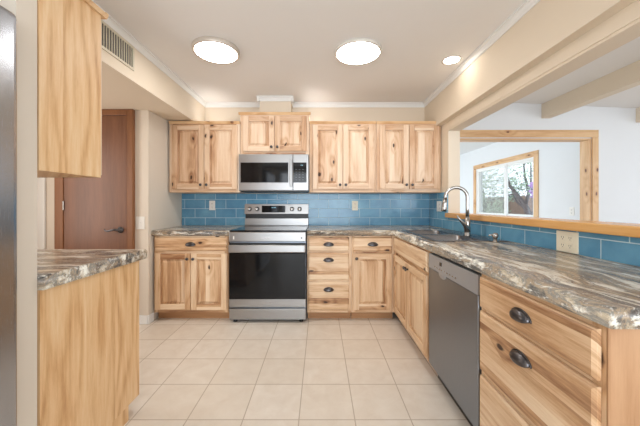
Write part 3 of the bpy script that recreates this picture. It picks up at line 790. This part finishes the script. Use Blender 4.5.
# ================================================================== DISHWASHER (faces -x)
k = thing('dishwasher', 'stainless dishwasher between the sink cabinet and the near drawers', 'dishwasher', (0.75, 1.932, 0), -PI/2)
w_ = 0.604
MB().box(0.004, w_-0.004, 0.014, 0.56, 0.10, 0.850, M['black']).build('tub', M['black'], k)
MB().box(0.004, w_-0.004, 0.05, 0.07, 0.0, 0.099, M['black']).build('toe_panel', M['black'], k)
dr = MB().box(0.001, w_-0.001, -0.012, 0.0135, 0.105, 0.748, M['steelD'], 0.004).build('door', M['steelD'], k)
b = MB(); b.prism([(-0.014, 0.7495), (-0.010, 0.842), (0.0135, 0.842), (0.0135, 0.7495)], 'X', 0.001, w_-0.001, M['steelP'])
cp = b.build('control_strip', M['steelP'], dr); cp['label'] = 'lighter stainless control strip'
b = MB(); b.lathe([(0, -0.004), (0.045, -0.004), (0.050, 0.0), (0.046, 0.0012), (0, 0.0012)], (0.215, -0.0125, 0.742), '-Y', 24, M['steelP'], (1.0, 0.42, 1))
b.build('pocket_handle', M['steelP'], dr)
MB().box(0.178, 0.206, -0.0138, -0.0105, 0.795, 0.816, M['blackglass']).build('display', M['blackglass'], cp)
for i in range(9):
    x = 0.10+0.035*i
    MB().box(x, x+0.014, -0.0146, -0.0118, 0.770, 0.776).build('button', M['chrome'], cp)

# ================================================================== FRIDGE
k = thing('refrigerator', 'stainless refrigerator at the left edge beside the wall end', 'refrigerator', (-0.972, 0.0, 0))
MB().box(-0.74, -0.075, 0.02, 0.925, 0.02, 1.775, M['steelD'], 0.004).build('body', M['steelD'], k)
for (a0, a1) in ((0.02, 0.470), (0.474, 0.925)):
    MB().box(-0.07, 0.0, a0, a1, 0.43, 1.79, M['fridge'], 0.022, 4).build('door', M['fridge'], k)
MB().box(-0.07, 0.0, 0.02, 0.925, 0.06, 0.425, M['fridge'], 0.022, 4).build('freezer_drawer', M['fridge'], k)
for y in (0.43, 0.515): MB().tube([(0.0, y, 0.95), (0.045, y, 0.97), (0.045, y, 1.6), (0.0, y, 1.62)], 0.011, 10).build('handle', M['chrome'], k)
MB().box(-0.14, -0.03, 0.86, 0.92, 1.7755, 1.800, M['black'], 0.006).build('hinge_cover', M['black'], k)
for (x, y) in ((-0.7, 0.06), (-0.7, 0.88), (-0.12, 0.06), (-0.12, 0.88)):
    MB().lathe([(0, 0), (0.02, 0), (0.018, 0.019), (0, 0.019)], (x, y, 0.0005), 'Z', 12).build('foot', M['black'], k)

# ================================================================== BACKSPLASH, OUTLETS, VENT, LIGHTS
ZT = 1.300
o = MB().box(-1.681, XR-0.010, YB-0.010, YB-0.001, CT+0.002, ZT, M['tileB']).build('backsplash', M['tileB'])
tag(o, 'blue tile backsplash on the back wall behind the range', 'backsplash', 'blue tile backsplashes')
b = MB(); b.box(XR-0.009, XR-0.001, 2.970, YB-0.0105, CT+0.002, ZT, M['tileR']); b.box(XR-0.009, XR-0.001, 0.74, 2.9695, CT+0.002, 1.035, M['tileR'])
tag(b.build('backsplash', M['tileR']), 'blue tile backsplash under the pine ledge behind the sink', 'backsplash', 'blue tile backsplashes')

def outlet(name, label, loc, rot, gangs=1, mat=None, kind='duplex', w=0.072, h=0.116, group='outlet plates'):
    mat = mat or M['plate']; W_ = w + 0.046*(gangs-1)
    k = thing(name, label, 'switch' if kind == 'switch' else 'outlet', loc, rot, group)
    MB().box(-W_/2, W_/2, -0.006, 0, -h/2, h/2, mat, 0.002).build('cover_plate', mat, k)
    for g in range(gangs):
        cx = (g-(gangs-1)/2)*0.046
        kd = kind if isinstance(kind, str) else kind[g]
        if kd == 'duplex':
            for s in (-1, 1):
                f = MB().box(cx-0.016, cx+0.016, -0.008, -0.0061, s*0.021-0.014, s*0.021+0.014, mat, 0.0015).build('socket', mat, k)
                b = MB()
                for q in (-0.006, 0.006): b.box(cx+q-0.001, cx+q+0.001, -0.0086, -0.0079, s*0.021-0.002, s*0.021+0.007)
                b.box(cx-0.002, cx+0.002, -0.0086, -0.0079, s*0.021-0.010, s*0.021-0.006)
                b.build('slots', M['slot'], f)
        else:
            MB().box(cx-0.0165, cx+0.0165, -0.008, -0.0061, -0.033, 0.033, mat, 0.0015).build('switch_surround', mat, k)
            MB().box(cx-0.005, cx+0.005, -0.017, -0.0081, -0.004, 0.012, mat, 0.002).build('toggle', mat, k)
    return k
yb = YB-0.0105; xr = XR-0.0095
outlet('wall_outlet', 'white outlet on the blue tiles left of the range', (-1.310, yb, 1.158), 0, 1)
outlet('wall_outlet', 'cream outlet on the blue tiles right of the range', (0.425, yb, 1.155), 0, 1, M['cream'])
outlet('wall_outlet', 'white double switch plate on the blue tiles beside the faucet by the corner', (xr, 3.17, 1.150), -PI/2, 2, M['plate'], ['switch', 'duplex'])
outlet('wall_outlet', 'large cream double outlet under the pine ledge in the right foreground', (xr, 1.528, 0.972), -PI/2, 2, M['cream'], 'duplex', w=0.088, h=0.112)
outlet('light_switch', 'white light switch on the wall strip beside the brown hall door', (-1.760, 2.7895, 0.990), 0, 1, M['plate'], 'switch', w=0.082, h=0.125)
outlet('wall_outlet', 'tiny white outlet low on the far room wall beside the window', (XW-0.0005, 3.86, 1.075), -PI/2, 1)

# supply vent on the left soffit face (faces +x): local x -> world +y
k = thing('air_vent', 'beige louvred air vent on the left soffit near the ceiling', 'vent', (-1.3995, 1.955, 2.262), PI/2)
W2, H2 = 0.180, 0.090
b = MB()
b.box(-W2, W2, -0.008, 0, H2-0.018, H2, M['ventm'], 0.002); b.box(-W2, W2, -0.008, 0, -H2, -H2+0.018, M['ventm'], 0.002)
b.box(-W2, -W2+0.018, -0.008, 0, -H2+0.018, H2-0.018, M['ventm'], 0.002); b.box(W2-0.018, W2, -0.008, 0, -H2+0.018, H2-0.018, M['ventm'], 0.002)
b.build('frame', M['ventm'], k)
MB().box(-W2+0.018, W2-0.018, -0.0015, -0.0005, -H2+0.018, H2-0.018, M['ventshade']).build('backing', M['ventshade'], k)
for i in range(13):
    x = -W2+0.036+i*(2*W2-0.072)/12
    MB().prism([(x-0.003, -0.0016), (x-0.003, -0.0065), (x+0.003, -0.0065), (x+0.003, -0.0016)], 'Z', -H2+0.018, H2-0.018, M['ventm']).build('louvre', M['ventm'], k)

def ceiling_light(label, x, y, r, drop):
    k = thing('ceiling_light', label, 'ceiling light', (x, y, CZ-0.0005), 0, 'round flush ceiling lights')
    MB().lathe([(0, 0), (r-0.004, 0), (r, -0.003), (r, -drop+0.003), (r-0.003, -drop), (r-0.016, -drop), (r-0.016, -drop+0.006), (0, -drop+0.006)], n=48, m=M['ringm']).build('ring', M['ringm'], k)
    MB().lathe([(0, -drop-0.004), (r*0.5, -drop-0.003), (r*0.8, -drop-0.001), (r-0.020, -drop+0.003), (r-0.020, -drop+0.0055), (0, -drop+0.0055)], n=48, m=M['lamp']).build('diffuser', M['lamp'], k)
M['ringm'] = plain('satin white ring', srgb(226, 222, 214), 0.35, 0.1, mottle=0.0)
M['nickelring'] = plain('satin nickel ring', srgb(212, 202, 190), 0.4, 0.35, mottle=0.0)
a = M['ringm']; M['ringm'] = M['nickelring']
ceiling_light('round nickel-rimmed flush ceiling light on the left, nearer the vent', -0.822, 2.255, 0.178, 0.036)
M['ringm'] = a
ceiling_light('round white-rimmed flush ceiling light in the middle of the ceiling', 0.306, 2.29, 0.188, 0.024)
k = thing('recessed_light', 'small recessed ceiling light close to the right soffit', 'ceiling light', (1.125, 2.43, CZ-0.0005))
MB().lathe([(0.080, 0), (0.080, -0.003), (0.074, -0.005), (0.062, -0.003), (0.062, 0)], n=36).build('ring', M['ringm'], k)
MB().lathe([(0, -0.0022), (0.061, -0.0022), (0.061, -0.0005), (0, -0.0005)], n=36).build('lens', M['lampR'], k)

# ================================================================== OUTSIDE THE FAR WINDOW
sbox('ground_yard', 3.7, 40, -3.0, 60, -0.35, -0.2, M['ground'])
def leaf_cloud(name, centers, n, mat, parent, size=0.09):
    t = bmesh.new()
    for i in range(n):
        c, r = random.choice(centers)
        v = Vector((random.gauss(0, 1), random.gauss(0, 1), random.gauss(0, 1))).normalized()*r*random.random()**0.4
        p = Vector(c)+v
        a = Vector((random.gauss(0, 1), random.gauss(0, 1), random.gauss(0, 1))).normalized(); bq = a.orthogonal().normalized()
        s = size*random.uniform(0.6, 1.4)
        t.faces.new([t.verts.new(p+a*s), t.verts.new(p+bq*s*0.5), t.verts.new(p-a*s), t.verts.new(p-bq*s*0.5)])
    m = MB(); m.merge(t); return m.build(name, mat, parent)
k = thing('garden_tree', 'dark leaning tree with open branches outside the right window pane', 'tree', (8.35, 10.9, -0.2))
b = MB()
b.tube([(0, 0.15, 0), (0, 0.3, 0.7), (-0.05, 0.6, 1.3), (-0.1, 1.0, 1.75), (-0.1, 1.5, 2.2), (-0.1, 1.75, 2.8), (-0.1, 1.8, 3.5)], [0.14, 0.12, 0.10, 0.08, 0.06, 0.04, 0.02], 10)
b.tube([(-0.05, 0.6, 1.3), (0.1, 0.6, 1.9), (0.15, 0.9, 2.5), (0.15, 1.0, 3.3)], [0.07, 0.055, 0.04, 0.02], 8)
b.tube([(0, 0.3, 0.7), (0.1, 0.2, 1.4), (0.1, 0.5, 2.1), (0.1, 0.5, 3.2)], [0.08, 0.06, 0.045, 0.02], 8)
b.tube([(0.0, 0.4, 0.95), (0.1, 0.9, 1.25), (0.1, 1.3, 1.45), (0.1, 1.6, 1.9)], [0.06, 0.05, 0.04, 0.02], 8)
b.tube([(-0.1, 1.0, 1.75), (-0.1, 1.3, 1.8), (-0.1, 1.6, 1.75)], [0.045, 0.035, 0.02], 8)
b.build('trunk', M['bark'], k)
cc = [((0, 1.6, 3.3), 0.45), ((0.1, 0.6, 3.1), 0.6), ((0.2, 0.0, 3.0), 0.6), ((0, 1.2, 2.7), 0.45), ((0.2, 0.3, 2.5), 0.45), ((0.0, 0.8, 2.3), 0.4), ((0, 1.6, 2.3), 0.3), ((0.1, 1.6, 1.7), 0.25), ((0.2, 0.4, 1.9), 0.3), ((0.1, 1.1, 2.0), 0.3)]
leaf_cloud('crown', cc, 1500, M['leafL'], k, 0.05)
leaf_cloud('crown', cc, 900, M['leafD'], k, 0.045)
k = thing('purple_shrub', 'purple-leaved shrub outside the window beside the leaning tree', 'shrub', (7.6, 9.75, -0.2))
b = MB(); b.tube([(0, 0, 0), (0, 0.05, 0.8), (0.05, 0, 1.85)], [0.05, 0.04, 0.02], 8); b.build('stem', M['bark'], k)
leaf_cloud('foliage', [((0, 0, 2.0), 0.25), ((-0.05, 0.15, 1.75), 0.25), ((0, 0.25, 2.05), 0.18)], 520, M['leafP'], k, 0.06)
k = thing('garden_tree', 'pale green bushy tree outside the left window pane', 'tree', (8.7, 15.2, -0.2))
b = MB(); b.tube([(0, 0, 0), (0.1, 0, 1.2), (0, 0.2, 2.4), (0.1, 0.3, 3.2)], [0.16, 0.13, 0.10, 0.05], 8); b.build('trunk', M['bark'], k)
leaf_cloud('crown', [((0, 0, 2.9), 0.9), ((-0.3, 0.9, 2.6), 0.9), ((0.4, -0.9, 2.3), 0.8), ((0, -0.2, 1.6), 0.8), ((0.2, 0.9, 1.3), 0.6), ((0.2, -0.9, 1.0), 0.6)], 1500, M['leafG'], k, 0.07)
leaf_cloud('crown', [((0, 0, 2.9), 0.9), ((-0.3, 0.9, 2.6), 0.9), ((0.4, -0.9, 2.3), 0.8), ((0, -0.2, 1.6), 0.8), ((0.2, 0.9, 1.3), 0.6)], 700, M['leafD'], k, 0.06)
k = thing('garden_fence', 'brown board fence across the yard outside the window', 'fence', (9.6, 8.0, -0.2))
MB().box(0, 0.03, 0, 14.0, 0.05, 1.75, M['fence']).build('boards', M['fence'], k)
for i in range(6): MB().box(0.031, 0.12, 0.1+2.7*i, 0.2+2.7*i, 0, 1.8, M['fence']).build('post', M['fence'], k)
